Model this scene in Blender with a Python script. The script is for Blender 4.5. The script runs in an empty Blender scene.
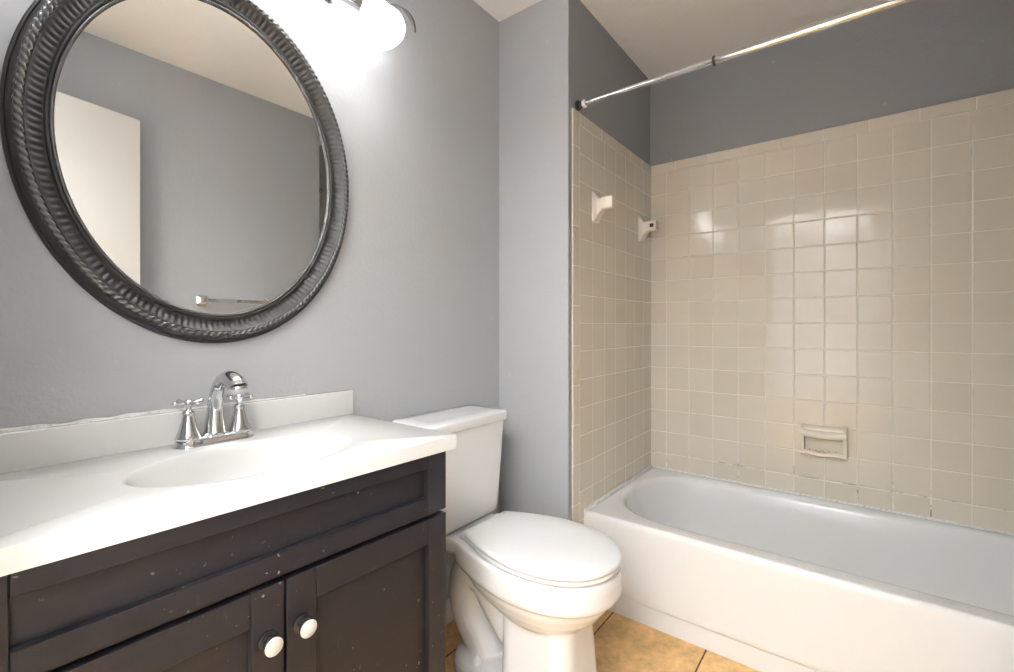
import bpy, bmesh, math, random
from mathutils import Vector, Matrix, noise
random.seed(7)
S = bpy.context.scene
COL = S.collection
PI = math.pi

# ------------------------------------------------------------------ camera, light, exposure
cam_d = bpy.data.cameras.new('camera')
cam = bpy.data.objects.new('camera', cam_d)
COL.objects.link(cam)
cam.location = (0.0, -1.22, 1.096)
cam.rotation_euler = (math.radians(90), 0, math.radians(-52.4))
cam_d.sensor_width = 36.0
cam_d.lens = 462.0 / 1014 * 36.0
cam_d.shift_y = -10.0 / 1014
cam_d.clip_start = 0.01
S.camera = cam

S.view_settings.view_transform = 'Standard'
S.view_settings.look = 'None'
S.view_settings.gamma = 1.0
S.view_settings.use_curve_mapping = False
S.view_settings.exposure = 0.68

W = bpy.data.worlds.new('world'); S.world = W; W.use_nodes = True
W.node_tree.nodes['Background'].inputs[0].default_value = (0.85, 0.92, 1.0, 1)
W.node_tree.nodes['Background'].inputs[1].default_value = 0.6

HALL_FILL_UP_POWER = 130.0
HALL_FILL_SIDE_POWER = 16.0
BULB_POWER = 0.3
SHADE_GLOW = 6.1

def area(name, loc, rot, sx, sy, power, color=(1, 1, 1)):
    d = bpy.data.lights.new(name, 'AREA'); d.shape = 'RECTANGLE'
    d.size = sx; d.size_y = sy; d.energy = power; d.color = color
    o = bpy.data.objects.new(name, d); COL.objects.link(o)
    o.location = loc; o.rotation_euler = rot
    return o
# added fill aimed up, no lamp there; bounces off hall ceiling through the doorway
area('hall_fill_up', (-0.78, -0.95, 2.07), (math.radians(180), 0, 0), 1.0, 1.6, HALL_FILL_UP_POWER, (0.96, 0.98, 1.0))

area('hall_fill_side', (-1.425, -0.95, 1.30), (0, math.radians(-90), 0), 1.9, 1.6, HALL_FILL_SIDE_POWER, (0.97, 0.985, 1.0))  # second added fill light, set in the made-up hall window

# ------------------------------------------------------------------ materials
def hexlin(r, g, b):
    f = lambda c: (c / 255 / 12.92) if c / 255 <= 0.04045 else ((c / 255 + 0.055) / 1.055) ** 2.4
    return (f(r), f(g), f(b), 1)

class NT:
    def __init__(s, name):
        s.m = bpy.data.materials.new(name); s.m.use_nodes = True
        s.t = s.m.node_tree; s.b = s.t.nodes['Principled BSDF']
    def n(s, typ, **kw):
        x = s.t.nodes.new(typ)
        for k, v in kw.items(): setattr(x, k, v)
        return x
    def l(s, a, b): s.t.links.new(a, b)
    def math(s, op, a, b=None, c=None):
        x = s.n('ShaderNodeMath', operation=op)
        for i, v in enumerate((a, b, c)):
            if v is None: continue
            if isinstance(v, (int, float)): x.inputs[i].default_value = v
            else: s.l(v, x.inputs[i])
        return x.outputs[0]
    def noise(s, scale, detail=3, rough=0.5, vec=None, w=None):
        x = s.n('ShaderNodeTexNoise'); x.inputs['Scale'].default_value = scale
        x.inputs['Detail'].default_value = detail; x.inputs['Roughness'].default_value = rough
        s.l(vec if vec is not None else s.coord(), x.inputs['Vector'])
        return x.outputs['Fac']
    def coord(s):
        if not hasattr(s, '_c'): s._c = s.n('ShaderNodeTexCoord').outputs['Object']
        return s._c
    def mapping(s, scale=(1, 1, 1), rot=(0, 0, 0), loc=(0, 0, 0)):
        x = s.n('ShaderNodeMapping'); x.inputs['Scale'].default_value = scale
        x.inputs['Rotation'].default_value = rot; x.inputs['Location'].default_value = loc
        s.l(s.coord(), x.inputs[0]); return x.outputs[0]
    def mix(s, fac, a, b):
        x = s.n('ShaderNodeMix', data_type='RGBA')
        if isinstance(fac, (int, float)): x.inputs[0].default_value = fac
        else: s.l(fac, x.inputs[0])
        for i, v in ((6, a), (7, b)):
            if isinstance(v, tuple): x.inputs[i].default_value = v
            else: s.l(v, x.inputs[i])
        return x.outputs[2]
    def ramp(s, fac, stops):
        x = s.n('ShaderNodeValToRGB'); e = x.color_ramp.elements
        while len(e) > 1: e.remove(e[0])
        e[0].position = stops[0][0]; e[0].color = stops[0][1]
        for p, c in stops[1:]:
            q = e.new(p); q.color = c
        s.l(fac, x.inputs[0]); return x.outputs[0]
    def bump(s, h, strength=0.3, dist=0.002, normal=None):
        x = s.n('ShaderNodeBump'); x.inputs['Strength'].default_value = strength
        x.inputs['Distance'].default_value = dist
        s.l(h, x.inputs['Height'])
        if normal is not None: s.l(normal, x.inputs['Normal'])
        return x.outputs[0]
    def base(s, c, rough=0.5, metal=0.0, coat=0.0, spec=None):
        if isinstance(c, tuple): s.b.inputs['Base Color'].default_value = c
        else: s.l(c, s.b.inputs['Base Color'])
        if isinstance(rough, (int, float)): s.b.inputs['Roughness'].default_value = rough
        else: s.l(rough, s.b.inputs['Roughness'])
        s.b.inputs['Metallic'].default_value = metal
        s.b.inputs['Coat Weight'].default_value = coat
        s.b.inputs['Coat Roughness'].default_value = 0.08
        if spec is not None: s.b.inputs['Specular IOR Level'].default_value = spec
        return s
    def normal(s, nrm): s.l(nrm, s.b.inputs['Normal'])

def bw(v): return (v, v, v, 1)

def m_paint(name, f):
    k = NT(name)
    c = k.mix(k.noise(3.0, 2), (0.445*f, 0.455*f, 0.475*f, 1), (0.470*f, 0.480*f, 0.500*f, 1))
    # little pale scuffs
    sc = k.ramp(k.noise(26, 1, 0.4), [(0.0, bw(0)), (0.765, bw(0)), (0.80, bw(0.35))])
    c = k.mix(sc, c, (0.55, 0.56, 0.58, 1))
    k.base(c, 0.5, spec=0.35)
    h = k.math('ADD', k.math('MULTIPLY', k.noise(70, 2, 0.55), 1.0), k.math('MULTIPLY', k.noise(190, 2, 0.5), 0.35))
    k.normal(k.bump(h, 0.30, 0.0035))
    return k.m

def m_ceiling():
    k = NT('white_ceiling_texture')
    h = k.ramp(k.noise(22, 4, 0.6), [(0.42, bw(0)), (0.6, bw(1))])
    k.base(k.mix(k.noise(9, 3), (0.86, 0.85, 0.82, 1), (0.91, 0.90, 0.88, 1)), 0.8)
    k.normal(k.bump(h, 0.16, 0.003))
    return k.m

def grid_tile(name, au, av, pu, pv, ou, ov, tile_a, tile_b, grout_c, gw, rough, mildew=False, stone=False, bond=False):
    """square tiling in object coordinates along axes au / av (pitch pu, pv; a joint passes through ou, ov)"""
    k = NT(name)
    sep = k.n('ShaderNodeSeparateXYZ'); k.l(k.coord(), sep.inputs[0])
    ax = {'x': sep.outputs[0], 'y': sep.outputs[1], 'z': sep.outputs[2]}
    U = k.math('DIVIDE', k.math('SUBTRACT', ax[au], ou), pu)
    V = k.math('DIVIDE', k.math('SUBTRACT', ax[av], ov), pv)
    fu, fv = k.math('FRACT', U), k.math('FRACT', V)
    iu, iv = k.math('FLOOR', U), k.math('FLOOR', V)
    du = k.math('MULTIPLY', k.math('MINIMUM', fu, k.math('SUBTRACT', 1.0, fu)), pu)
    dv = k.math('MULTIPLY', k.math('MINIMUM', fv, k.math('SUBTRACT', 1.0, fv)), pv)
    d = k.math('MINIMUM', du, dv)
    wob = k.math('MULTIPLY', k.math('SUBTRACT', k.noise(160, 1), 0.5), gw * 0.5)
    dd = k.math('ADD', d, wob)
    mr = k.n('ShaderNodeMapRange'); mr.inputs[1].default_value = gw * 0.42; mr.inputs[2].default_value = gw * 0.62
    k.l(dd, mr.inputs[0]); tilemask = mr.outputs[0]
    cmb = k.n('ShaderNodeCombineXYZ'); k.l(iu, cmb.inputs[0]); k.l(iv, cmb.inputs[1])
    wn = k.n('ShaderNodeTexWhiteNoise', noise_dimensions='3D'); k.l(cmb.outputs[0], wn.inputs[0])
    sc = k.n('ShaderNodeSeparateColor'); k.l(wn.outputs['Color'], sc.inputs[0])
    if stone:
        off = k.n('ShaderNodeVectorMath', operation='MULTIPLY_ADD')
        k.l(wn.outputs['Color'], off.inputs[0]); off.inputs[1].default_value = (7, 7, 7); k.l(k.coord(), off.inputs[2])
        nz = k.noise(9, 6, 0.62, vec=off.outputs[0]); nz2 = k.noise(45, 4, 0.6, vec=off.outputs[0])
        f = k.math('ADD', k.math('MULTIPLY', nz, 0.75), k.math('MULTIPLY', nz2, 0.35))
        tc = k.ramp(f, [(0.36, tile_a), (0.55, tile_b), (0.70, tuple(min(1, x * 1.28) for x in tile_b[:3]) + (1,))])
    else:
        tc = k.mix(wn.outputs['Value'], tile_a, tile_b)
    gc = grout_c
    if mildew:
        zz = k.n('ShaderNodeMapRange'); zz.inputs[1].default_value = 0.40; zz.inputs[2].default_value = 0.56
        zz.inputs[3].default_value = 0.9; zz.inputs[4].default_value = 0.0
        k.l(ax['z'], zz.inputs[0])
        ns = k.ramp(k.noise(14, 4, 0.7), [(0.50, bw(0)), (0.62, bw(1))])
        gc = k.mix(k.math('MULTIPLY', zz.outputs[0], ns), grout_c, (0.16, 0.13, 0.10, 1))
    k.base(k.mix(tilemask, gc, tc), 0.3)
    rr = k.mix(tilemask, bw(0.75), bw(rough)); k.l(rr, k.b.inputs['Roughness'])
    # height: joint groove, each tile slightly tilted, glaze gently wavy
    mr2 = k.n('ShaderNodeMapRange', interpolation_type='SMOOTHSTEP'); mr2.inputs[1].default_value = gw * 0.3; mr2.inputs[2].default_value = gw * 1.4
    k.l(d, mr2.inputs[0])
    tilt = k.math('ADD', k.math('MULTIPLY', k.math('SUBTRACT', sc.outputs[0], 0.5), fu), k.math('MULTIPLY', k.math('SUBTRACT', sc.outputs[1], 0.5), fv))
    h = k.math('ADD', k.math('MULTIPLY', mr2.outputs[0], 0.9), k.math('MULTIPLY', tilt, 0.9))
    h = k.math('ADD', h, k.math('MULTIPLY', k.noise(14, 2, 0.4), 0.9 if not stone else 0.5))
    k.normal(k.bump(h, 1.0, 0.0011))
    return k.m

TA, TB, GR = hexlin(221, 211, 195), hexlin(226, 217, 202), hexlin(238, 231, 218)
M = {}
M['paint'] = m_paint('grey_wall_paint', 1.0)
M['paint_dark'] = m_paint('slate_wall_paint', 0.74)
M['ceiling'] = m_ceiling()
ROWP, ROW0 = 0.1107, 1.882
M['tile_back'] = grid_tile('beige_square_tile_back', 'y', 'z', 0.1112, ROWP, -1.5366, ROW0, TA, TB, GR, 0.0034, 0.11, mildew=True)
M['tile_side'] = grid_tile('beige_square_tile_side', 'x', 'z', 0.1103, ROWP, 1.605, ROW0, TA, TB, GR, 0.0034, 0.14, mildew=False)
M['bull_back'] = grid_tile('beige_bullnose_back', 'y', 'z', 0.154, 5.0, -1.548, 0.0, TA, TB, GR, 0.0036, 0.12)
M['bull_side'] = grid_tile('beige_bullnose_side', 'x', 'z', 0.154, 5.0, 1.64, 0.0, TA, TB, GR, 0.0036, 0.12)
M['bull_edge'] = grid_tile('beige_bullnose_edge', 'x', 'z', 5.0, 0.154, 0.0, 1.79, TA, TB, GR, 0.0036, 0.12)
M['grout'] = NT('beige_grout').base(GR, 0.75).m
M['floor'] = grid_tile('tan_stone_floor_tile', 'x', 'y', 0.337, 0.337, 1.325, -0.463, hexlin(186, 142, 88), hexlin(222, 180, 122), hexlin(88, 66, 44), 0.005, 0.35, stone=True)

def m_simple(name, c, rough, metal=0, coat=0, bumps=None, spec=None):
    k = NT(name); k.base(c, rough, metal, coat, spec)
    if bumps: k.normal(k.bump(k.noise(bumps[0], 2), bumps[1], bumps[2]))
    return k.m
M['porcelain'] = m_simple('white_porcelain', (0.80, 0.80, 0.80, 1), 0.12, coat=0.4, bumps=(9, 0.05, 0.002))
M['tubwhite'] = m_simple('white_tub_enamel', (0.84, 0.835, 0.835, 1), 0.16, coat=0.3, bumps=(11, 0.06, 0.002))
M['seat'] = m_simple('white_seat_plastic', (0.81, 0.81, 0.81, 1), 0.28)
M['trimwhite'] = m_simple('white_trim_paint', (0.78, 0.77, 0.75, 1), 0.4)
M['door'] = m_simple('off_white_door_paint', (0.76, 0.74, 0.705, 1), 0.45)
M['chrome'] = m_simple('polished_chrome', (0.66, 0.66, 0.67, 1), 0.06, 1.0)
M['nickel'] = m_simple('brushed_nickel', (0.52, 0.51, 0.50, 1), 0.25, 1.0)
M['darknickel'] = m_simple('dark_nickel', (0.16, 0.155, 0.15, 1), 0.35, 0.8)
M['mirror'] = m_simple('mirror_silver', (0.90, 0.905, 0.90, 1), 0.0, 1.0)
M['rubber'] = m_simple('dark_rubber', (0.03, 0.03, 0.032, 1), 0.5)
M['blackhole'] = m_simple('dark_socket', (0.02, 0.018, 0.015, 1), 0.7)
M['knob_black'] = m_simple('black_knob_enamel', (0.012, 0.012, 0.013, 1), 0.22)
M['knob_white'] = m_simple('white_knob_ceramic', (0.52, 0.51, 0.49, 1), 0.2, coat=0.3)
M['dish'] = m_simple('cream_glazed_ceramic', hexlin(230, 221, 203), 0.15, coat=0.3)
M['post'] = m_simple('pale_pink_white_ceramic', hexlin(236, 225, 212), 0.15, coat=0.3)

def m_caulk():
    k = NT('old_white_caulk')
    c = k.ramp(k.noise(60, 3, 0.6), [(0.32, (0.58, 0.57, 0.55, 1)), (0.46, (0.78, 0.775, 0.765, 1))])
    k.base(c, 0.6); k.normal(k.bump(k.noise(60, 2), 0.25, 0.001)); return k.m
M['caulk'] = m_caulk()

def m_marble():
    k = NT('white_cultured_marble')
    c = k.mix(k.noise(4, 3), (0.64, 0.638, 0.628, 1), (0.68, 0.678, 0.668, 1))
    k.base(c, 0.22, coat=0.25); k.normal(k.bump(k.noise(8, 2), 0.05, 0.002)); return k.m
M['marble'] = m_marble()

def m_vanity():
    k = NT('worn_espresso_paint')
    grain = k.noise(1.0, 5, 0.6, vec=k.mapping((14, 90, 90)))
    c = k.mix(grain, (0.010, 0.010, 0.014, 1), (0.020, 0.018, 0.022, 1))
    fleck = k.ramp(k.noise(120, 1, 0.3), [(0.0, bw(0)), (0.745, bw(0)), (0.775, bw(0.75))])
    region = k.ramp(k.noise(7, 2), [(0.50, bw(0)), (0.62, bw(1))])
    c = k.mix(k.math('MULTIPLY', fleck, region), c, (0.42, 0.40, 0.38, 1))
    sc = k.ramp(k.noise(1.0, 4, 0.7, vec=k.mapping((35, 35, 9), rot=(0, 0.5, 0))), [(0.0, bw(0)), (0.66, bw(0)), (0.74, bw(0.28))])
    c = k.mix(sc, c, (0.10, 0.085, 0.075, 1))
    k.base(c, 0.40, spec=0.40)
    k.normal(k.bump(grain, 0.12, 0.001)); return k.m
M['vanity'] = m_vanity()

def m_frame():
    k = NT('pewter_black_frame')
    c = k.mix(k.noise(30, 3), (0.030, 0.029, 0.028, 1), (0.050, 0.048, 0.047, 1))
    k.base(c, 0.42, metal=0.3, coat=0.1); k.normal(k.bump(k.noise(90, 3), 0.15, 0.001)); return k.m
M['frame'] = m_frame()
def m_rope():
    k = NT('pewter_rope_painted_glints')
    g = k.n('ShaderNodeNewGeometry')
    f = k.ramp(g.outputs['Pointiness'], [(0.47, bw(0)), (0.56, bw(1))])  # highlights painted into the colour: raised strands lighter, hollows darker
    c = k.mix(f, (0.020, 0.019, 0.019, 1), (0.17, 0.167, 0.164, 1))
    k.base(c, 0.27, metal=0.6); return k.m
M['rope'] = m_rope()

def m_shade():
    k = NT('frosted_lit_glass')
    k.base((0.9, 0.9, 0.88, 1), 0.3)
    k.b.inputs['Emission Color'].default_value = (0.97, 0.985, 1.0, 1)
    k.b.inputs['Emission Strength'].default_value = SHADE_GLOW
    return k.m
M['shade'] = m_shade()

# ------------------------------------------------------------------ helpers
def empty(name, loc=(0, 0, 0)):
    o = bpy.data.objects.new(name, None); COL.objects.link(o); o.location = loc
    o.empty_display_size = 0.05
    return o
def tag(o, label=None, cat=None, group=None, kind=None):
    if label: o['label'] = label
    if cat: o['category'] = cat
    if group: o['group'] = group
    if kind: o['kind'] = kind
    return o
def obj(name, bm, mats, parent=None, smooth=False, angle=40):
    bmesh.ops.recalc_face_normals(bm, faces=bm.faces[:])
    me = bpy.data.meshes.new(name)
    if smooth:
        lim = math.radians(angle)
        for f in bm.faces: f.smooth = True
        for e in bm.edges:
            if len(e.link_faces) == 2 and e.calc_face_angle(0) > lim: e.smooth = False
    bm.to_mesh(me); bm.free()
    if not isinstance(mats, (list, tuple)): mats = [mats]
    for m in mats: me.materials.append(m)
    o = bpy.data.objects.new(name, me); COL.objects.link(o)
    if parent is not None:
        o.parent = parent
        p = parent; off = Vector((0, 0, 0))
        while p is not None: off += p.location; p = p.parent
        o.location = -off            # meshes are written in world coordinates
    return o
def struct(name, bm, m, label=None, **kw):
    o = obj(name, bm, m, **kw); o['kind'] = 'structure'
    if label: o['label'] = label
    return o
def box(bm, x0, x1, y0, y1, z0, z1, bev=0.0, seg=2, mi=0):
    r = bmesh.ops.create_cube(bm, size=1.0)
    vs = r['verts']
    bmesh.ops.scale(bm, vec=(abs(x1 - x0), abs(y1 - y0), abs(z1 - z0)), verts=vs)
    bmesh.ops.translate(bm, vec=((x0 + x1) / 2, (y0 + y1) / 2, (z0 + z1) / 2), verts=vs)
    fs = set(f for v in vs for f in v.link_faces)
    for f in fs: f.material_index = mi
    if bev > 0:
        es = list(set(e for v in vs for e in v.link_edges))
        rr = bmesh.ops.bevel(bm, geom=es, offset=bev, segments=seg, profile=0.5, affect='EDGES')
        for f in rr['faces']: f.material_index = mi
def B(*a, **k):
    bm = bmesh.new(); box(bm, *a, **k); return bm
def loft(bm, loops, cap0=True, cap1=True, mi=0, closed=True):
    rows = [[bm.verts.new(p) for p in lp] for lp in loops]
    n = len(rows[0])
    for a, b in zip(rows, rows[1:]):
        for i in range(n if closed else n - 1):
            j = (i + 1) % n
            try:
                f = bm.faces.new((a[i], a[j], b[j], b[i])); f.material_index = mi
            except ValueError: pass
    if cap0:
        f = bm.faces.new(rows[0]); f.material_index = mi
    if cap1:
        f = bm.faces.new(rows[-1]); f.material_index = mi
    return rows
def lathe(bm, prof, center, axis=(0, 0, 1), n=32, mi=0, cap0=True, cap1=True, sx=1.0, sy=1.0):
    """prof: (radius, distance along axis)"""
    q = Vector(axis).normalized().to_track_quat('Z', 'Y')
    c = Vector(center)
    loops = []
    for r, h in prof:
        r = max(r, 1e-5)
        loops.append([c + q @ Vector((r * sx * math.cos(2 * PI * i / n), r * sy * math.sin(2 * PI * i / n), h)) for i in range(n)])
    loft(bm, loops, cap0, cap1, mi)
def catmull(pts, sub=8):
    P = [Vector(p) for p in pts]; out = []
    for i in range(len(P) - 1):
        p0 = P[max(i - 1, 0)]; p1 = P[i]; p2 = P[i + 1]; p3 = P[min(i + 2, len(P) - 1)]
        for s in range(sub):
            t = s / sub
            out.append(0.5 * ((2 * p1) + (-p0 + p2) * t + (2 * p0 - 5 * p1 + 4 * p2 - p3) * t * t + (-p0 + 3 * p1 - 3 * p2 + p3) * t ** 3))
    out.append(P[-1]); return out
def tube(bm, pts, rad, n=16, mi=0, flat=1.0, up=Vector((0, 0, 1))):
    """pts: Vectors, rad: number or list; flat squashes the section across 'up'"""
    P = [Vector(p) for p in pts]; m = len(P)
    if isinstance(rad, (int, float)): rad = [rad] * m
    loops = []; prev = None
    for i, p in enumerate(P):
        t = (P[min(i + 1, m - 1)] - P[max(i - 1, 0)]).normalized()
        if prev is None:
            a = up if abs(t.dot(up)) < 0.95 else Vector((1, 0, 0))
            s = t.cross(a).normalized()
        else:
            s = (prev - t * prev.dot(t)).normalized()
        prev = s; b = t.cross(s).normalized()
        loops.append([p + s * rad[i] * math.cos(2 * PI * k / n) + b * rad[i] * flat * math.sin(2 * PI * k / n) for k in range(n)])
    loft(bm, loops, True, True, mi)
def rrect(x0, x1, y0, y1, r, z, kc=10, ke=10):
    """rounded rectangle with matching point counts; r a number or 4 radii (x1y1, x0y1, x0y0, x1y0)"""
    if isinstance(r, (int, float)): r = [r] * 4
    cs = [(x1 - r[0], y1 - r[0], 0, r[0]), (x0 + r[1], y1 - r[1], 90, r[1]), (x0 + r[2], y0 + r[2], 180, r[2]), (x1 - r[3], y0 + r[3], 270, r[3])]
    arcs = []
    for cx, cy, a0, rr in cs:
        arcs.append([(cx + rr * math.cos(math.radians(a0 + 90 * i / kc)), cy + rr * math.sin(math.radians(a0 + 90 * i / kc))) for i in range(kc + 1)])
    out = []
    for i in range(4):
        out += arcs[i]
        a = arcs[i][-1]; b = arcs[(i + 1) % 4][0]
        out += [(a[0] + (b[0] - a[0]) * t / ke, a[1] + (b[1] - a[1]) * t / ke) for t in range(1, ke)]
    return [Vector((p[0], p[1], z)) for p in out]

# ------------------------------------------------------------------ the room
XE, YE, XB, YO, YR, ZC = 1.530, -0.335, 2.380, -1.50, -1.86, 2.383
struct('floor', B(-1.5, XB + 0.1, -2.0, 0.1, -0.06, 0.0), M['floor'], 'tan stone tile floor with dark joints')
struct('ceiling', B(-1.5, XB + 0.1, -2.0, 0.1, ZC, ZC + 0.08), M['ceiling'], 'white textured ceiling')
struct('wall_vanity', B(-0.115, XE + 0.1, 0.0, 0.1, 0, ZC), M['paint'], 'grey painted wall behind the mirror and the toilet')
bm = B(XE, XE + 0.1, YE + 0.02, 0.0, 0, ZC); box(bm, XE, XE + 0.003, YE, YE + 0.02, 0, ZC)
struct('wall_end', bm, M['paint'], 'narrow grey wall beside the toilet tank')
bm = B(XE + 0.1, XB, YE, YE + 0.1, 0, ZC); box(bm, XE + 0.003, XE + 0.1, YE, YE + 0.02, 0, ZC)
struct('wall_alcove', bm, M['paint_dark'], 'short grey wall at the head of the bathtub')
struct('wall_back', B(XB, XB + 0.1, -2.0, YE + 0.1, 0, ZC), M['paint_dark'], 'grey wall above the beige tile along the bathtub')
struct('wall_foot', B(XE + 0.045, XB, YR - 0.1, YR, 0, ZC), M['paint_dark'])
struct('wall_return', B(XE - 0.055, XE + 0.045, YR - 0.1, YO - 0.1, 0, ZC), M['paint'])
struct('wall_opposite', B(-0.115, XE + 0.045, YO - 0.1, YO, 0, ZC), M['paint'], 'grey wall facing the mirror')
# left wall with the doorway the picture is taken from
DY0, DY1 = -1.262, -0.54
bm = bmesh.new()
box(bm, -0.115, -0.005, DY1, 0.0, 0, ZC)
box(bm, -0.115, -0.005, YO, DY0, 0, ZC)
box(bm, -0.115, -0.005, DY0, DY1, 2.045, ZC)
struct('wall_left', bm, M['paint'])
bm = bmesh.new()
for s, y in ((1, DY1), (-1, DY0)):
    box(bm, -0.13, -0.116, y - (0.01 if s > 0 else 0.055), y + (0.055 if s > 0 else 0.01), 0, 2.10, bev=0.003)
box(bm, -0.13, -0.116, DY0 - 0.055, DY1 + 0.055, 2.045, 2.10, bev=0.003)
struct('trim_1', bm, M['trimwhite'])
# hall beyond the doorway, with a window added for fill light
struct('wall_hall_side', B(-1.4, -0.115, 0.0, 0.1, 0, ZC), M['trimwhite'])
struct('wall_hall_foot', B(-1.4, -0.115, -2.0, -1.9, 0, ZC), M['trimwhite'])
bm = bmesh.new()
box(bm, -1.5, -1.4, -2.0, -1.75, 0, ZC); box(bm, -1.5, -1.4, -0.15, 0.1, 0, ZC)
box(bm, -1.5, -1.4, -1.75, -0.15, 0, 0.33); box(bm, -1.5, -1.4, -1.75, -0.15, 2.27, ZC)
struct('wall_hall_added_window', bm, M['trimwhite'])
bm = bmesh.new()
for z0, z1 in ((0.33, 0.37), (2.23, 2.27)): box(bm, -1.47, -1.43, -1.75, -0.15, z0, z1)
for y in (-1.75, -0.965, -0.18): box(bm, -1.47, -1.43, y, y + 0.03, 0.37, 2.23)
struct('added_window_1', bm, M['trimwhite'])  # frame of the unseen window, added to carry the fill light

# baseboards
struct('baseboard_vanity', B(0.79, XE - 0.012, -0.012, 0, 0, 0.085, bev=0.003), M['trimwhite'], 'white baseboard behind the toilet')
struct('baseboard_end', B(XE - 0.012, XE, YE + 0.002, 0, 0, 0.085, bev=0.003), M['trimwhite'])
struct('baseboard_opposite', B(0.0, XE - 0.1, YO, YO + 0.012, 0, 0.085, bev=0.003), M['trimwhite'])

# tile: slabs standing proud of the walls
TT = 0.007; TOP = 1.932
struct('trim_2', B(XB - TT, XB, YR, YE - TT, 0.30, ROW0), M['tile_back'], 'beige square wall tile along the bathtub')
struct('trim_3', B(1.605, XB - TT, YE - TT, YE, 0.30, ROW0), M['tile_side'], 'beige square wall tile at the head of the bathtub')
struct('trim_4', B(XB - TT - 0.001, XB, YR, YE - TT, ROW0, TOP, bev=0.003, seg=3), M['bull_back'], 'row of narrow beige cap tiles above the long tile wall')
struct('trim_5', B(1.605, XB - TT, YE - TT - 0.001, YE, ROW0, TOP, bev=0.003, seg=3), M['bull_side'])
struct('trim_6', B(1.553, 1.605, YE - TT - 0.001, YE, 0.0, TOP, bev=0.003, seg=3), M['bull_edge'], 'upright row of narrow beige edge tiles')

# door, opened back along the opposite wall
hx, hy, fx, fy = -0.02, -1.262, 0.65, -1.418
dv = Vector((fx - hx, fy - hy, 0)); L = dv.length; ang = math.atan2(dv.y, dv.x)
bm = B(0, L, -0.035, 0, 0.012, 2.035, bev=0.002)
dr = obj('door_1', bm, M['door']); dr.location = (hx, hy, 0); dr.rotation_euler = (0, 0, ang)
dr['kind'] = 'structure'; dr['label'] = 'plain off-white door slab seen in the mirror'
bm = bmesh.new(); lathe(bm, [(0.028, 0), (0.028, 0.004), (0.011, 0.008), (0.011, 0.022), (0.022, 0.030), (0.025, 0.040), (0.020, 0.050), (0.0, 0.053)], (L - 0.065, 0, 0.93), (0, 1, 0), 24)
kn = obj('door_knob', bm, M['nickel'], smooth=True); kn.parent = dr

# ------------------------------------------------------------------ bathtub
tub = empty('bathtub', (1.655, YE - TT, 0))
tag(tub, 'long white built-in bathtub with a plain front apron along the beige tile wall', 'bathtub')
tx0, tx1, ty0, ty1, TZ = 1.640, XB - TT - 0.001, YR + 0.001, YE - TT - 0.002, 0.362
def orr(inset, z, r=0.006, fr=0.0): return rrect(tx0 + inset + fr, tx1 - inset, ty0 + inset, ty1 - inset, r, z)
ix0, ix1, iy0, iy1 = 1.718, 2.325, -1.775, -0.380
def irr(i, z, ra=0.265, rb=0.14, dl=0.0): return rrect(ix0 + i, ix1 - i, iy0 + i, iy1 - i - dl, [ra, ra, rb, rb], z)
loops = [orr(0, 0.0, fr=0.011), orr(0, 0.069, fr=0.011), orr(0, 0.071, fr=0.018), orr(0.0, 0.075, fr=0.018), orr(0.0, 0.076, fr=0.002), orr(0.0, 0.080, fr=0.0), orr(0.0, 0.10, fr=0.0), orr(0.0, 0.33, fr=0.0),
         orr(0.0, 0.345, fr=0.0), orr(0.002, 0.353, 0.008, 0.0), orr(0.005, 0.358, 0.010, 0.0), orr(0.010, TZ, 0.014, 0.0), orr(0.017, TZ, 0.02, 0.0)]
loops += [irr(-0.012, TZ - 0.001, 0.262, 0.15), irr(-0.004, TZ - 0.003, 0.254, 0.145), irr(0.004, TZ - 0.010), irr(0.010, TZ - 0.024), irr(0.018, 0.28, 0.24, 0.135, 0.006),
          irr(0.034, 0.18, 0.22, 0.13, 0.02), irr(0.05, 0.115, 0.20, 0.12, 0.04), irr(0.07, 0.080, 0.18, 0.11, 0.055), irr(0.10, 0.062, 0.15, 0.09, 0.07), irr(0.16, 0.055, 0.10, 0.06, 0.08)]
bm = bmesh.new(); loft(bm, loops, True, True)
obj('tub_shell', bm, M['tubwhite'], tub, smooth=True, angle=50)
bm = bmesh.new(); pts = []
for i in range(60):
    y = ty1 - 0.004 - i * (ty1 - ty0 - 0.01) / 59
    pts.append((XB - TT - 0.004, y, TZ + 0.001 + 0.0015 * noise.noise(Vector((0, y * 25, 1)))))
tube(bm, pts, [0.0070 + 0.0022 * noise.noise(Vector((3, p[1] * 30, 0))) for p in pts], 8)
pts = []
for i in range(40):
    x = tx0 + 0.004 + i * (tx1 - tx0 - 0.012) / 39
    pts.append((x, YE - TT - 0.004, TZ + 0.001 + 0.0025 * noise.noise(Vector((x * 25, 0, 1)))))
tube(bm, pts, [0.010 + 0.004 * noise.noise(Vector((p[0] * 22, 4, 0))) for p in pts], 8)
tube(bm, [(tx0 + 0.006, YE - TT - 0.001, z / 10 * TZ) for z in range(11)], 0.006, 8)
obj('caulk', bm, M['caulk'], tub, smooth=True)
bm = bmesh.new(); lathe(bm, [(0.032, 0), (0.032, 0.003), (0.026, 0.005), (0.0, 0.004)], (2.03, -1.62, 0.0555), (0, 0, 1), 24)
obj('tub_drain', bm, M['chrome'], tub, smooth=True)

# ------------------------------------------------------------------ soap dish on the tile
sd = empty('soap_dish', (XB - TT, -1.085, 0.545))
tag(sd, 'cream ceramic soap dish with a grip bar set in the tile above the bathtub', 'soap dish')
bm = bmesh.new()
X0 = XB - TT; yl, yr = -1.010, -1.168; zb, zt = 0.548, 0.675
box(bm, X0 - 0.006, X0, yr - 0.004, yl + 0.004, zb - 0.002, zt + 0.004, bev=0.003)           # back plate
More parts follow.
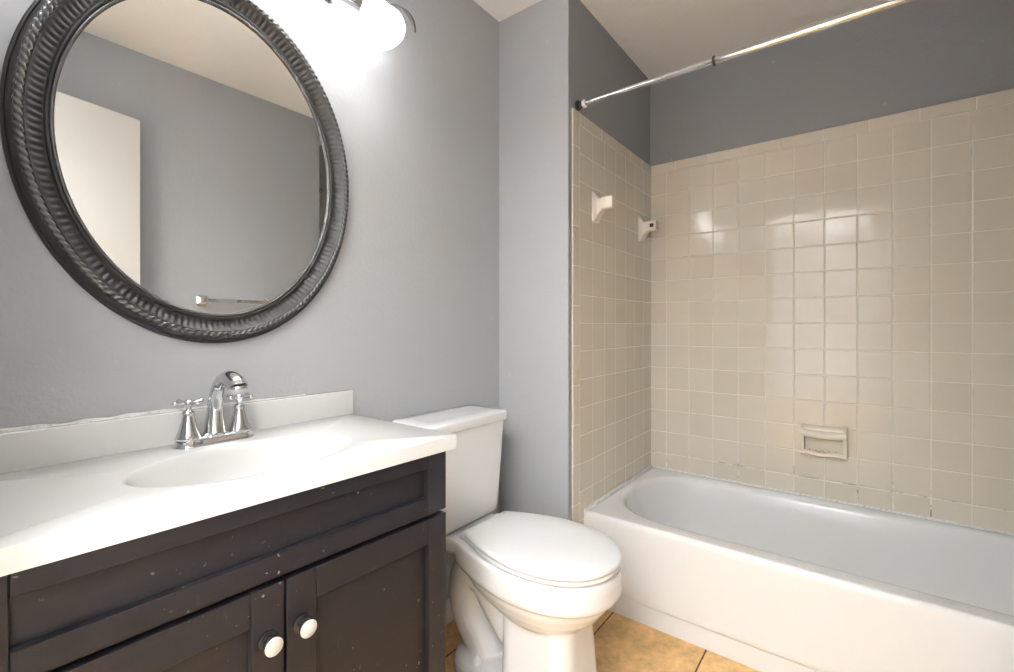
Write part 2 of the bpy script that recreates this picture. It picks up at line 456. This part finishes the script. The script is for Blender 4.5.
# side cheeks: profile in xz, swept along y
def cheek(y0, y1):
    prof = [(0, zt), (-0.030, zt - 0.004), (-0.052, zt - 0.020), (-0.055, zt - 0.045), (-0.040, zb + 0.045), (-0.042, zb + 0.022), (-0.046, zb + 0.014), (-0.040, zb + 0.004), (0, zb)]
    loft(bm, [[Vector((X0 + p[0], y, p[1])) for p in prof] for y in (y0, y1)])
cheek(yl, yl - 0.012); cheek(yr + 0.012, yr)
# grip bar: rounded hood along the top
nn = 14; prof = []
for i in range(nn):
    a = 2 * PI * i / nn; prof.append((-0.040 + 0.019 * math.cos(a), zt - 0.033 + 0.0165 * math.sin(a)))
loft(bm, [[Vector((X0 + p[0] + 0.004 * (1 - 1.2 * min(1, 4 * t * (1 - t) + .3)), yl + (yr - yl) * t, p[1] - 0.003 * math.sin(PI * t))) for p in prof] for t in [i / 16 for i in range(17)]])
prof = [(0, zt), (-0.022, zt - 0.002), (-0.034, zt - 0.010), (-0.036, zt - 0.022), (-0.022, zt - 0.030), (0, zt - 0.030)]
loft(bm, [[Vector((X0 + p[0], y, p[1])) for p in prof] for y in (yl, yr)])
# tray with a lip that dips and swells
rows = []
for i in range(25):
    t = i / 24; y = yl + (yr - yl) * t; w = 0.0035 * math.sin(2 * PI * t * 1.5 + 0.6)
    rows.append([Vector((X0, y, zb)), Vector((X0 - 0.036, y, zb + w * 0.5)), Vector((X0 - 0.046, y, zb + 0.006 + w)), Vector((X0 - 0.046, y, zb + 0.018 + w)), Vector((X0 - 0.040, y, zb + 0.021 + w)), Vector((X0 - 0.035, y, zb + 0.014)), Vector((X0, y, zb + 0.016))])
loft(bm, rows)
for i in range(5):
    y = yl - 0.028 - i * 0.0235
    box(bm, X0 - 0.036, X0 - 0.004, y - 0.003, y + 0.003, zb + 0.012, zb + 0.021, bev=0.002)
obj('dish_body', bm, M['dish'], sd, smooth=True, angle=45)

# ------------------------------------------------------------------ towel bar posts without a bar
def post(x, z, label):
    t = empty('towel_bar_post', (x, YE - TT, z)); tag(t, label, 'towel bar post', 'ceramic towel bar posts on the tile')
    bm = bmesh.new(); Y0 = YE - TT
    secs = [(0, 0.031, 0.062), (0.004, 0.031, 0.062), (0.007, 0.029, 0.059), (0.014, 0.024, 0.048), (0.022, 0.021, 0.034), (0.032, 0.020, 0.027), (0.040, 0.020, 0.025), (0.046, 0.021, 0.025), (0.078, 0.022, 0.025), (0.083, 0.019, 0.022)]
    loops = []
    for d, hw, hh in secs:
        lp = rrect(-hw, hw, -hh, hh, 0.005 if d < 0.01 else 0.007, 0, 4, 3)
        dz = -0.010 if d < 0.02 else (-0.010 + 0.012 * min(1, (d - 0.02) / 0.02))
        loops.append([Vector((x + p.x, Y0 - d, z + p.y + dz)) for p in lp])
    loft(bm, loops)
    obj('post_body', bm, M['post'], t, smooth=True, angle=50)
    s = 1 if x < 2 else -1
    bm = bmesh.new(); xx = x + s * 0.0215
    box(bm, xx - 0.0012, xx + 0.0012, Y0 - 0.072, Y0 - 0.053, z - 0.009 + 0.002, z + 0.011, bev=0.0005)
    obj('bar_socket', bm, M['blackhole'], t)
post(1.742, 1.595, 'white ceramic towel bar post near the outer edge of the tile, without its bar')
post(2.235, 1.585, 'ceramic towel bar post near the tile corner, its empty dark socket showing')

# ------------------------------------------------------------------ shower rod
rod = empty('shower_rod', (1.60, YE, 1.957))
tag(rod, 'chrome telescoping shower curtain rod across the bathtub, with no curtain', 'shower rod')
def cyl(name, x, z, y0, y1, r, m, parent, lip=0.0):
    bm = bmesh.new(); lathe(bm, [(r, 0), (r, abs(y1 - y0))], (x, y0, z), (0, -1, 0), 24)
    return obj(name, bm, m, parent, smooth=True)
cyl('inner_tube', 1.60, 1.957, YE - 0.012, -0.85, 0.0105, M['chrome'], rod)
cyl('outer_tube', 1.60, 1.957, -0.84, YR + 0.012, 0.0130, M['chrome'], rod)
bm = bmesh.new(); lathe(bm, [(0.0148, 0), (0.0155, 0.002), (0.0155, 0.006), (0.0148, 0.008)], (1.60, -0.834, 1.957), (0, -1, 0), 24)
obj('rubber_collar', bm, M['rubber'], rod, smooth=True)
for y, s in ((YE, -1), (YR, 1)):
    bm = bmesh.new(); lathe(bm, [(0.019, 0), (0.019, 0.008), (0.014, 0.012), (0.0135, 0.022)], (1.60, y, 1.957), (0, s, 0), 24)
    obj('end_cap', bm, M['rubber'], rod, smooth=True)
bm = bmesh.new(); lathe(bm, [(0.0125, 0), (0.015, 0.003), (0.015, 0.010), (0.0125, 0.014)], (1.60, YE - 0.024, 1.957), (0, -1, 0), 24)
obj('lock_ring', bm, M['seat'], rod, smooth=True)

# ------------------------------------------------------------------ toilet
TX = 1.156
toi = empty('toilet', (TX, -0.35, 0))
tag(toi, 'white two-piece toilet with its lid down between the vanity and the bathtub', 'toilet')
def egg(hwf, w0, w1, z, n=44, scale=1.0):
    """closed outline; hwf(t) half width for t 0 (rear) .. 1 (front tip)"""
    L_, R_ = [], []
    for i in range(n + 1):
        t = (1 - math.cos(PI * i / n)) / 2
        w = w0 + (w1 - w0) * t; h = hwf(t)
        L_.append(Vector((TX - h, -w, z))); R_.append(Vector((TX + h, -w, z)))
    return L_ + R_[::-1][1:]
def interp(tab):
    def f(t):
        for (a, b), (c, d) in zip(tab, tab[1:]):
            if t <= c:
                u = (t - a) / (c - a); return b + (d - b) * u
        return tab[-1][1]
    return f
def eggloops(rear, half, w0, w1, z, n=40, ex=2.2, k=0.52):
    """outline: superellipse front half, rear half narrowing to 'rear' half width"""
    wm = w0 + (w1 - w0) * k
    L_ = []
    for i in range(n + 1):           # rear to middle
        t = i / n; w = w0 + (wm - w0) * t
        s = math.sin(t * PI / 2) ** 0.9
        L_.append((rear + (half - rear) * s, w))
    for i in range(1, n + 1):
        a = PI / 2 * i / n
        L_.append((half * max(0.0, math.cos(a)) ** (2 / ex), wm + (w1 - wm) * math.sin(a) ** (2 / ex)))
    left = [Vector((TX - h, -w, z)) for h, w in L_]
    right = [Vector((TX + h, -w, z)) for h, w in L_[:-1]][::-1]
    return left + right
def off(lp, d, z):
    """inset an outline horizontally by d, at height z"""
    c = sum(lp, Vector()) / len(lp); n = len(lp); out = []
    for i, p in enumerate(lp):
        a = lp[i - 1]; b = lp[(i + 1) % n]; t = (b - a); t.z = 0
        if t.length < 1e-9: t = Vector((1, 0, 0))
        t.normalize(); nn_ = Vector((-t.y, t.x, 0))
        if nn_.dot(c - p) < 0: nn_ = -nn_
        q = p + nn_ * d; out.append(Vector((q.x, q.y, z)))
    return out
def scl(lp, f, z):
    c = sum(lp, Vector()) / len(lp)
    return [Vector((c.x + (p.x - c.x) * f, c.y + (p.y - c.y) * f, z)) for p in lp]
# bowl: rim band, under-bowl, front column, foot, trapway -> merged by voxel remesh
bm = bmesh.new()
L1 = [eggloops(0.115, 0.166, 0.215, 0.688, 0.428), eggloops(0.117, 0.171, 0.212, 0.695, 0.420), eggloops(0.117, 0.174, 0.212, 0.699, 0.400), eggloops(0.115, 0.175, 0.215, 0.699, 0.365),
      eggloops(0.110, 0.173, 0.225, 0.695, 0.352), eggloops(0.098, 0.160, 0.240, 0.678, 0.345), eggloops(0.094, 0.156, 0.245, 0.670, 0.325), eggloops(0.09, 0.142, 0.27, 0.650, 0.297),
      eggloops(0.075, 0.120, 0.31, 0.615, 0.266), eggloops(0.05, 0.09, 0.36, 0.575, 0.238)]
loft(bm, L1)
# front column, flaring to the foot
def ov(hx_, w0, w1, z, r=0.05): return rrect(TX - hx_, TX + hx_, -w1, -w0, r, z, 8, 4)
loft(bm, [ov(0.098, 0.365, 0.596, 0.31, 0.06), ov(0.100, 0.365, 0.598, 0.24, 0.055), ov(0.104, 0.37, 0.602, 0.16, 0.05), ov(0.108, 0.37, 0.607, 0.08, 0.05), ov(0.114, 0.37, 0.612, 0.0, 0.05)])
# foot plate
loft(bm, [ov(0.104, 0.145, 0.58, 0.0, 0.09), ov(0.104, 0.145, 0.58, 0.028, 0.09), ov(0.096, 0.155, 0.57, 0.042, 0.08), ov(0.070, 0.175, 0.55, 0.054, 0.06)])
# deck under the tank
loft(bm, [ov(0.118, 0.040, 0.30, 0.428, 0.03), ov(0.120, 0.038, 0.30, 0.420, 0.03), ov(0.118, 0.040, 0.31, 0.392, 0.03), ov(0.098, 0.060, 0.33, 0.372, 0.03), ov(0.07, 0.09, 0.36, 0.352, 0.03)])
# trapway: from the bowl up and back, then down to the floor
tp = catmull([(TX, -0.47, 0.15), (TX, -0.40, 0.17), (TX, -0.335, 0.235), (TX, -0.27, 0.300), (TX, -0.205, 0.295), (TX, -0.170, 0.225), (TX, -0.185, 0.14), (TX, -0.235, 0.07), (TX, -0.26, 0.0)], 6)
tube(bm, tp, [0.074 + 0.010 * math.sin(i * 0.12) for i in range(len(tp))], 20)
tube(bm, catmull([(TX, -0.20, 0.40), (TX, -0.21, 0.33), (TX, -0.25, 0.26)], 5), [0.090 - 0.0035 * i for i in range(11)], 20)
o = obj('bowl', bm, M['porcelain'], toi, smooth=True, angle=180)
rm = o.modifiers.new('remesh', 'REMESH'); rm.mode = 'VOXEL'; rm.voxel_size = 0.0045; rm.use_smooth_shade = True
sm = o.modifiers.new('smooth', 'SMOOTH'); sm.iterations = 4; sm.factor = 0.5
# seat ring and lid
base = eggloops(0.100, 0.173, 0.238, 0.700, 0.44, ex=2.15, k=0.53)
seat = [off(base, 0.010, 0.4285), off(base, 0.004, 0.431), off(base, 0.002, 0.436), off(base, 0.004, 0.4415), off(base, 0.010, 0.443)]
bm = bmesh.new(); loft(bm, seat); obj('seat', bm, M['seat'], toi, smooth=True, angle=60)
lid = [off(base, 0.010, 0.4445), off(base, 0.003, 0.4455), off(base, 0.000, 0.450), off(base, 0.001, 0.456), off(base, 0.004, 0.460), scl(base, 0.93, 0.4625), scl(base, 0.6, 0.464), scl(base, 0.2, 0.4648)]
bm = bmesh.new(); loft(bm, lid); obj('lid', bm, M['seat'], toi, smooth=True, angle=60)
for s in (-1, 1):
    bm = bmesh.new(); box(bm, TX + s * 0.075 - 0.022, TX + s * 0.075 + 0.022, -0.236, -0.212, 0.428, 0.447, bev=0.005, seg=3)
    obj('hinge', bm, M['seat'], toi, smooth=True)
    bm = bmesh.new(); lathe(bm, [(0.017, 0), (0.016, 0.008), (0.013, 0.018), (0.007, 0.025), (0, 0.027)], (TX + s * 0.073, -0.268, 0.044), (0, 0, 1), 20)
    obj('bolt_cap', bm, M['seat'], toi, smooth=True)
# tank, tapering down
def tk(hw, y0, y1, z, r=0.028): return rrect(1.141 - hw, 1.141 + hw, y0, y1, r, z, 6, 6)
bm = bmesh.new()
loft(bm, [tk(0.145, -0.170, -0.045, 0.429, .02), tk(0.155, -0.180, -0.035, 0.438), tk(0.160, -0.186, -0.026, 0.448), tk(0.163, -0.188, -0.022, 0.465), tk(0.176, -0.193, -0.020, 0.62), tk(0.188, -0.196, -0.018, 0.757)])
obj('tank', bm, M['porcelain'], toi, smooth=True, angle=60)
bm = bmesh.new()
loft(bm, [tk(0.190, -0.199, -0.014, 0.758), tk(0.194, -0.204, -0.010, 0.760), tk(0.196, -0.206, -0.008, 0.765), tk(0.196, -0.206, -0.008, 0.786), tk(0.194, -0.204, -0.010, 0.791), tk(0.189, -0.199, -0.015, 0.7935), tk(0.15, -0.16, -0.05, 0.795, .02)])
obj('tank_lid', bm, M['porcelain'], toi, smooth=True, angle=60)

# ------------------------------------------------------------------ vanity cabinet
VX0, VX1, VF, VT = 0.024, 0.784, -0.427, 0.803      # left, right, face plane (y), top
van = empty('vanity_cabinet', (0.40, -0.22, 0))
tag(van, 'dark espresso shaker vanity cabinet under the white basin top', 'vanity cabinet')
bm = bmesh.new(); F = VF + 0.019
box(bm, VX0, VX0 + 0.016, F, -0.03, 0, VT); box(bm, VX1 - 0.018, VX1 - 0.002, F, -0.03, 0, VT, bev=0.001)
box(bm, VX0 + 0.016, VX1 - 0.018, -0.036, -0.03, 0.02, VT); box(bm, VX0 + 0.016, VX1 - 0.018, F + 0.002, -0.036, 0.09, 0.105)
# face frame
box(bm, VX0 + 0.016, VX0 + 0.045, F, F + 0.018, 0.0, VT); box(bm, VX1 - 0.05, VX1 - 0.018, F, F + 0.018, 0.0, VT)
box(bm, VX0 + 0.045, VX1 - 0.05, F, F + 0.018, 0.63, 0.69); box(bm, VX0 + 0.045, VX1 - 0.05, F, F + 0.018, VT - 0.03, VT)
box(bm, VX0 + 0.045, VX1 - 0.05, F, F + 0.018, 0.0, 0.10); box(bm, 0.385, 0.415, F, F + 0.018, 0.10, 0.63)
obj('cabinet_body', bm, M['vanity'], van)
def shaker(name, x0, x1, z0, z1, st, rt, rb, parent, depth=0.0135):
    bm = bmesh.new(); y0, y1 = VF, VF + 0.0185
    b = 0.0012
    box(bm, x0, x0 + st, y0, y1, z0, z1, bev=b); box(bm, x1 - st, x1, y0, y1, z0, z1, bev=b)
    box(bm, x0 + st + .0010, x1 - st - .0010, y0 + .0004, y1, z1 - rt, z1, bev=b); box(bm, x0 + st + .0010, x1 - st - .0010, y0 + .0004, y1, z0, z0 + rb, bev=b)
    box(bm, x0 + st - 0.002, x1 - st + 0.002, y0 + depth, y1 - 0.001, z0 + rb - 0.002, z1 - rt + 0.002)
    return obj(name, bm, M['vanity'], parent)
dfr = shaker('drawer_front', VX0, VX1, 0.666, VT - 0.001, 0.056, 0.030, 0.040, van)
for i, (x0, x1, kx) in enumerate(((VX0, 0.4045, 0.377), (0.4095, VX1, 0.436))):
    d = shaker('door', x0, x1, 0.012, 0.656, 0.053, 0.057, 0.06, van)
    bm = bmesh.new(); c = (kx, VF, 0.567)
    lathe(bm, [(0.0165, 0), (0.0165, 0.003), (0.009, 0.006), (0.008, 0.012), (0.012, 0.016), (0.0155, 0.020), (0.0160, 0.0235), (0.0150, 0.0245)], c, (0, -1, 0), 32, 0)
    lathe(bm, [(0.0150, 0.0240), (0.0148, 0.0262), (0.0125, 0.0275), (0.0105, 0.0270), (0.0098, 0.0278), (0.006, 0.0288), (0, 0.029)], c, (0, -1, 0), 32, 1)
    obj('knob', bm, [M['knob_black'], M['knob_white']], d, smooth=True, angle=35)

van.rotation_euler = (0, 0, math.radians(-1.9))     # the cabinet stands slightly askew

# ------------------------------------------------------------------ basin top
CT = 0.836
top = empty('countertop', (0.40, -0.22, CT - 0.033))
tag(top, 'white cultured marble vanity top with an oval basin and a low backsplash', 'sink top')
cx, cy, ea, eb = 0.425, -0.250, 0.204, 0.130
X0_, X1_, Y0_, Y1_ = -0.003, 0.805, -0.447, -0.002
angs = sorted(set([2 * PI * i / 120 for i in range(120)] + [math.atan2(y - cy, x - cx) % (2 * PI) for x in (X0_, X1_) for y in (Y0_, Y1_)]))
def rectloop(ins, z):
    out = []
    for a in angs:
        c, s = math.cos(a), math.sin(a); ts = []
        if c > 1e-9: ts.append((X1_ - cx) / c)
        if c < -1e-9: ts.append((X0_ - cx) / c)
        if s > 1e-9: ts.append((Y1_ - cy) / s)
        if s < -1e-9: ts.append((Y0_ - cy) / s)
        t = min(ts); x, y = cx + c * t, cy + s * t
        out.append(Vector((min(max(x, X0_ + ins), X1_ - ins), min(max(y, Y0_ + ins), Y1_ - ins), z)))
    return out
def ell(sa, sb, z, dy=0.0): return [Vector((cx + sa * math.cos(a), cy + dy + sb * math.sin(a), z)) for a in angs]
H = 0.033
loops = [ell(0.17, 0.11, CT - 0.10), ell(ea + 0.012, eb + 0.012, CT - H + 0.001), rectloop(0.0, CT - H), rectloop(0.0, CT - 0.004), rectloop(0.0012, CT - 0.0012), rectloop(0.004, CT),
         ell(ea + 0.006, eb + 0.006, CT), ell(ea + 0.001, eb + 0.001, CT - 0.0010), ell(ea - 0.004, eb - 0.004, CT - 0.004), ell(ea - 0.010, eb - 0.009, CT - 0.014), ell(ea - 0.022, eb - 0.017, CT - 0.04),
         ell(ea - 0.045, eb - 0.030, CT - 0.07), ell(ea - 0.08, eb - 0.050, CT - 0.095), ell(ea - 0.12, eb - 0.075, CT - 0.110), ell(0.03, 0.03, CT - 0.116), ell(0.022, 0.022, CT - 0.118)]
for lp in loops:
    for p in lp:
        if p.y < -0.43: p.y += 0.027 * (1 - p.x / 0.8)
bm = bmesh.new(); loft(bm, loops, True, True)
obj('basin_top', bm, M['marble'], top, smooth=True, angle=35)
bm = B(X0_, X1_ + 0.004, -0.021, -0.001, CT - 0.001, CT + 0.070, bev=0.0025, seg=3)
obj('backsplash', bm, M['marble'], top, smooth=True, angle=50)
bm = bmesh.new(); pts = []
for i in range(90):
    x = 0.002 + i * 0.0075
    pts.append((x, -0.002, CT + 0.070 + 0.003 * noise.noise(Vector((x * 14, 2, 0)))))
tube(bm, pts, [max(0.001, (0.0058 + 0.0032 * noise.noise(Vector((p[0] * 30, 7, 0)))) * (1 if p[0] < 0.4 else max(0.35, 1 - (p[0] - 0.4) * 3))) for p in pts], 8)
obj('caulk', bm, M['caulk'], top, smooth=True)
bm = bmesh.new(); lathe(bm, [(0.021, 0), (0.021, 0.002), (0.016, 0.0035), (0.0, 0.0055)], (cx, cy, CT - 0.1178), (0, 0, 1), 24)
obj('drain', bm, M['chrome'], top, smooth=True)

# ------------------------------------------------------------------ faucet
FX, FY = 0.424, -0.060
fa = empty('faucet', (FX, FY, CT))
tag(fa, 'chrome two-handle faucet with cross handles behind the basin', 'faucet')
bm = bmesh.new()
def fp(hx_, hy_, z): return rrect(FX - hx_, FX + hx_, FY - hy_, FY + hy_, hy_ * 0.98, CT + z, 8, 6)
loft(bm, [fp(0.082, 0.031, 0.0), fp(0.082, 0.031, 0.003), fp(0.079, 0.0285, 0.006), fp(0.075, 0.0255, 0.011), fp(0.072, 0.0235, 0.013), fp(0.072, 0.0235, 0.016), fp(0.069, 0.021, 0.018), fp(0.064, 0.017, 0.0185)])
lp = fp(0.0735, 0.0245, 0.0145)                      # beaded edge
for i in range(0, len(lp), 1):
    p = lp[i]
    bmesh.ops.create_icosphere(bm, subdivisions=1, radius=0.0018, matrix=Matrix.Translation(p))
obj('base_plate', bm, M['chrome'], fa, smooth=True, angle=50)
sp = catmull([(FX, FY, 0.016), (FX, FY, 0.045), (FX, FY - 0.002, 0.080), (FX, FY - 0.012, 0.112), (FX, FY - 0.034, 0.136), (FX, FY - 0.064, 0.147), (FX, FY - 0.092, 0.145), (FX, FY - 0.112, 0.138), (FX, FY - 0.121, 0.129)], 6)
sp = [Vector((p.x, p.y, p.z + CT)) for p in sp]
n = len(sp); rr = []
for i in range(n):
    t = i / (n - 1)
    rr.append(0.0225 - 0.030 * t if t < 0.18 else (0.0171 - 0.0035 * math.sin(PI * min(1, (t - 0.18) / 0.55)) + 0.0025 * max(0, (t - 0.6) / 0.4)))
bm = bmesh.new(); tube(bm, sp, rr, 24)
lathe(bm, [(0.0168, 0), (0.0182, 0.002), (0.0182, 0.005), (0.0170, 0.007), (0.010, 0.007)], sp[-1] + Vector((0, 0, 0.004)), (0, -0.15, -1), 24)
lathe(bm, [(0.0255, 0), (0.0265, 0.003), (0.024, 0.006)], (FX, FY, CT + 0.016), (0, 0, 1), 24)
obj('spout', bm, M['chrome'], fa, smooth=True, angle=50)
for s in (-1, 1):
    hx_ = FX + s * 0.0515
    bm = bmesh.new()
    lathe(bm, [(0.0250, 0.0), (0.0260, 0.003), (0.0235, 0.006), (0.0205, 0.014), (0.0165, 0.026), (0.0130, 0.040), (0.0112, 0.052), (0.0118, 0.055), (0.0120, 0.058), (0.0090, 0.061), (0.0062, 0.063), (0.0060, 0.070), (0.0085, 0.073), (0.0095, 0.077), (0.0095, 0.081), (0.006, 0.085), (0, 0.086)], (hx_, FY, CT + 0.015), (0, 0, 1), 24)
    for a in (25, 115, 205, 295):
        a = math.radians(a + s * 8); dx, dy = math.cos(a), math.sin(a)
        c0 = Vector((hx_, FY, CT + 0.093))
        P = [c0 + Vector((dx, dy, 0)) * r_ + Vector((0, 0, h_)) for r_, h_ in ((0.004, 0), (0.012, 0.0005), (0.022, 0.0015), (0.028, 0.002), (0.0315, 0.002), (0.0335, 0.002))]
        tube(bm, P, [0.0040, 0.0034, 0.0036, 0.0050, 0.0052, 0.0030], 10)
    obj('handle', bm, M['chrome'], fa, smooth=True, angle=50)

# ------------------------------------------------------------------ oval mirror
MX, MZ, MA, MB_ = 0.450, 1.487, 0.351, 0.432
mi = empty('oval_mirror', (MX, 0, MZ))
tag(mi, 'large oval wall mirror in a dark fluted frame with rope edging', 'mirror')
def sweep(prof_fn, N=480, closedprof=False):
    """sweep a profile around the oval; prof_fn(s) -> list of (inset from outer edge, height off the wall), s = arc length"""
    bm = bmesh.new(); rows = []; arc = 0; last = None
    per = sum(((MA * (math.cos(2 * PI * (i + 1) / N) - math.cos(2 * PI * i / N))) ** 2 + (MB_ * (math.sin(2 * PI * (i + 1) / N) - math.sin(2 * PI * i / N))) ** 2) ** .5 for i in range(N))
    for i in range(N):
        a = 2 * PI * i / N
        p = Vector((MA * math.cos(a), 0, MB_ * math.sin(a)))
        if last is not None: arc += (p - last).length
        last = p
        nrm = Vector((math.cos(a) / MA, 0, math.sin(a) / MB_)).normalized()
        rows.append([bm.verts.new(Vector((MX, 0, MZ)) + p - nrm * d + Vector((0, -h, 0))) for d, h in prof_fn(arc / per)])
    m = len(rows[0])
    for i in range(N):
        a, b = rows[i], rows[(i + 1) % N]
        for j in range(m if closedprof else m - 1):
            bm.faces.new((a[j], a[(j + 1) % m], b[(j + 1) % m], b[j]))
    return bm
NF = 170                                             # flutes
def frame_prof(s):
    f = 0.5 + 0.5 * math.cos(2 * PI * NF * s)
    f = f ** 0.6
    P = [(0.004, 0.0), (0.0, 0.003), (0.0, 0.008), (0.002, 0.011), (0.005, 0.0125), (0.0065, 0.0115), (0.008, 0.014), (0.011, 0.0185), (0.0135, 0.020), (0.016, 0.022)]
    P += [(0.026, 0.030), (0.0285, 0.031), (0.030, 0.0295)]
    for k in range(9):
        t = k / 8; d = 0.031 + 0.024 * t
        h = 0.0285 - 0.0165 * math.sin(t * PI / 2) ** 1.0 + 0.0015 * t
        amp = 0.0022 * math.sin(PI * min(1, max(0, t)))** 0.5
        P.append((d, h + amp * (f - 0.5)))
    P += [(0.056, 0.0165), (0.058, 0.0185), (0.060, 0.019), (0.0615, 0.0175), (0.063, 0.0145), (0.066, 0.0135), (0.069, 0.0125), (0.071, 0.0110)]
    return P
obj('frame', sweep(frame_prof, 170 * 8), M['frame'], mi, smooth=True, angle=60)
def rope_prof(c, r, n_t, flat=1.0, depth=0.36, m=14):
    def f(s):
        out = []
        for k in range(m):
            a = 2 * PI * k / m
            ph = 2 * PI * n_t * s + a
            q = r * (1 + depth * (abs(math.cos(ph / 1.0)) ** 1.5 - 0.6))
            out.append((c[0] + q * math.cos(a), c[1] + q * flat * math.sin(a)))
        return out
    return f
obj('rope_trim', sweep(rope_prof((0.0205, 0.0280), 0.0068, 84, 0.9), 84 * 12, True), M['rope'], mi, smooth=True, angle=80)
obj('inner_bead', sweep(rope_prof((0.0665, 0.0145), 0.0032, 200, 1.0, 0.4, 8), 200 * 6, True), M['rope'], mi, smooth=True, angle=80)
bm = bmesh.new()
gl = []
for dd, h in ((0.067, 0.004), (0.067, 0.0115)):
    lp = []
    for i in range(160):
        a = 2 * PI * i / 160; nrm = Vector((math.cos(a) / MA, 0, math.sin(a) / MB_)).normalized()
        p = Vector((MX + MA * math.cos(a), -h, MZ + MB_ * math.sin(a))) - nrm * dd; lp.append(p)
    gl.append(lp)
loft(bm, gl); obj('mirror_glass', bm, M['mirror'], mi)

# ------------------------------------------------------------------ towel bar on the opposite wall
tb = empty('towel_bar', (1.15, YO, 1.23))
tag(tb, 'chrome towel bar on the far wall, seen low in the mirror', 'towel bar')
bx0, bx1, bz, by = 0.925, 1.265, 1.228, YO + 0.043
bm = bmesh.new(); box(bm, bx0, bx1, by - 0.005, by + 0.005, bz - 0.009, bz + 0.009, bev=0.001)
obj('bar', bm, M['chrome'], tb)
for x in (bx0, bx1):
    bm = bmesh.new()
    loft(bm, [[Vector((x + p.x, YO + d, bz + p.y)) for p in rrect(-w, w, -h, h, 0.004, 0, 3, 2)] for d, w, h in ((0, .024, .026), (.004, .024, .026), (.008, .018, .020), (.015, .010, .013), (.028, .009, .012), (.033, .013, .015), (.052, .013, .015), (.054, .010, .012))])
    obj('bracket', bm, M['chrome'], tb, smooth=True)

# ------------------------------------------------------------------ vanity light above the mirror
LZ = 2.085
vl = empty('vanity_light', (0.475, 0, LZ))
tag(vl, 'lit vanity light with frosted bell shades and chrome leaf arms above the mirror', 'wall light')
bm = bmesh.new(); box(bm, 0.06, 0.89, -0.022, -0.001, LZ - 0.030, LZ + 0.030, bev=0.008, seg=3)
obj('back_plate', bm, M['nickel'], vl, smooth=True)
for i in range(4):
    sx_ = 0.094 + 0.245 * i
    ax = Vector((0.0, -0.42, -1)).normalized()
    neck = Vector((sx_, -0.075, LZ - 0.018))
    bm = bmesh.new(); tube(bm, catmull([(sx_, -0.02, LZ), (sx_, -0.05, LZ + 0.030), (sx_, -0.070, LZ + 0.022), tuple(neck)], 6), 0.006, 10)
    obj('arm', bm, M['nickel'], vl, smooth=True)
    bm = bmesh.new(); lathe(bm, [(0.008, -0.012), (0.020, -0.008), (0.024, 0.0), (0.024, 0.018), (0.026, 0.020), (0.026, 0.024)], neck, ax, 24)
    obj('socket_cup', bm, M['nickel'], vl, smooth=True)
    bm = bmesh.new()
    pr = [(0.024, 0.016), (0.026, 0.03), (0.033, 0.045), (0.041, 0.062), (0.049, 0.080), (0.057, 0.098), (0.065, 0.112), (0.070, 0.124), (0.070, 0.132), (0.064, 0.137),
          (0.060, 0.133), (0.063, 0.124), (0.054, 0.100), (0.049, 0.080), (0.039, 0.062), (0.029, 0.045), (0.022, 0.025)]
    lathe(bm, pr, neck, ax, 32, cap0=False, cap1=False)
    obj('lamp_shade', bm, M['shade'], vl, smooth=True, angle=60)
    bl = bpy.data.lights.new('bulb', 'POINT'); bl.energy = BULB_POWER; bl.color = (1.0, 0.99, 0.98); bl.shadow_soft_size = 0.02
    bo = bpy.data.objects.new('bulb', bl); COL.objects.link(bo); bo.parent = vl; bo.location = neck + ax * 0.085 - Vector(vl.location)
for i in range(3):
    x = 0.207 + 0.245 * i
    bm = bmesh.new()
    lathe(bm, [(0.010, 0), (0.013, 0.02), (0.015, 0.05), (0.0145, 0.055), (0.016, 0.060), (0.016, 0.085), (0.0145, 0.088), (0.0145, 0.098), (0.0155, 0.101), (0.0155, 0.108), (0.012, 0.110)], (x, -0.012, LZ - 0.016), (0, -0.62, -0.80), 24)
    obj('finial', bm, M['nickel'], vl, smooth=True)
def leaf(sgn, xa):
    bm = bmesh.new()
    P = catmull([(xa, -0.02, LZ), (xa + sgn * 0.035, -0.055, LZ + 0.015), (xa + sgn * 0.060, -0.090, LZ - 0.005), (xa + sgn * 0.076, -0.108, LZ - 0.040), (xa + sgn * 0.082, -0.113, LZ - 0.074)], 8)
    n = len(P); rad = [0.0035 + 0.0080 * math.sin(PI * max(0, (i / (n - 1) - 0.45) / 0.55)) if i / (n - 1) > 0.45 else 0.0035 for i in range(n)]
    rad[-1] = 0.0006
    tube(bm, P, rad, 10, flat=0.6)
    obj('leaf_arm', bm, M['darknickel'], vl, smooth=True)
leaf(1, 0.885); leaf(-1, 0.075)
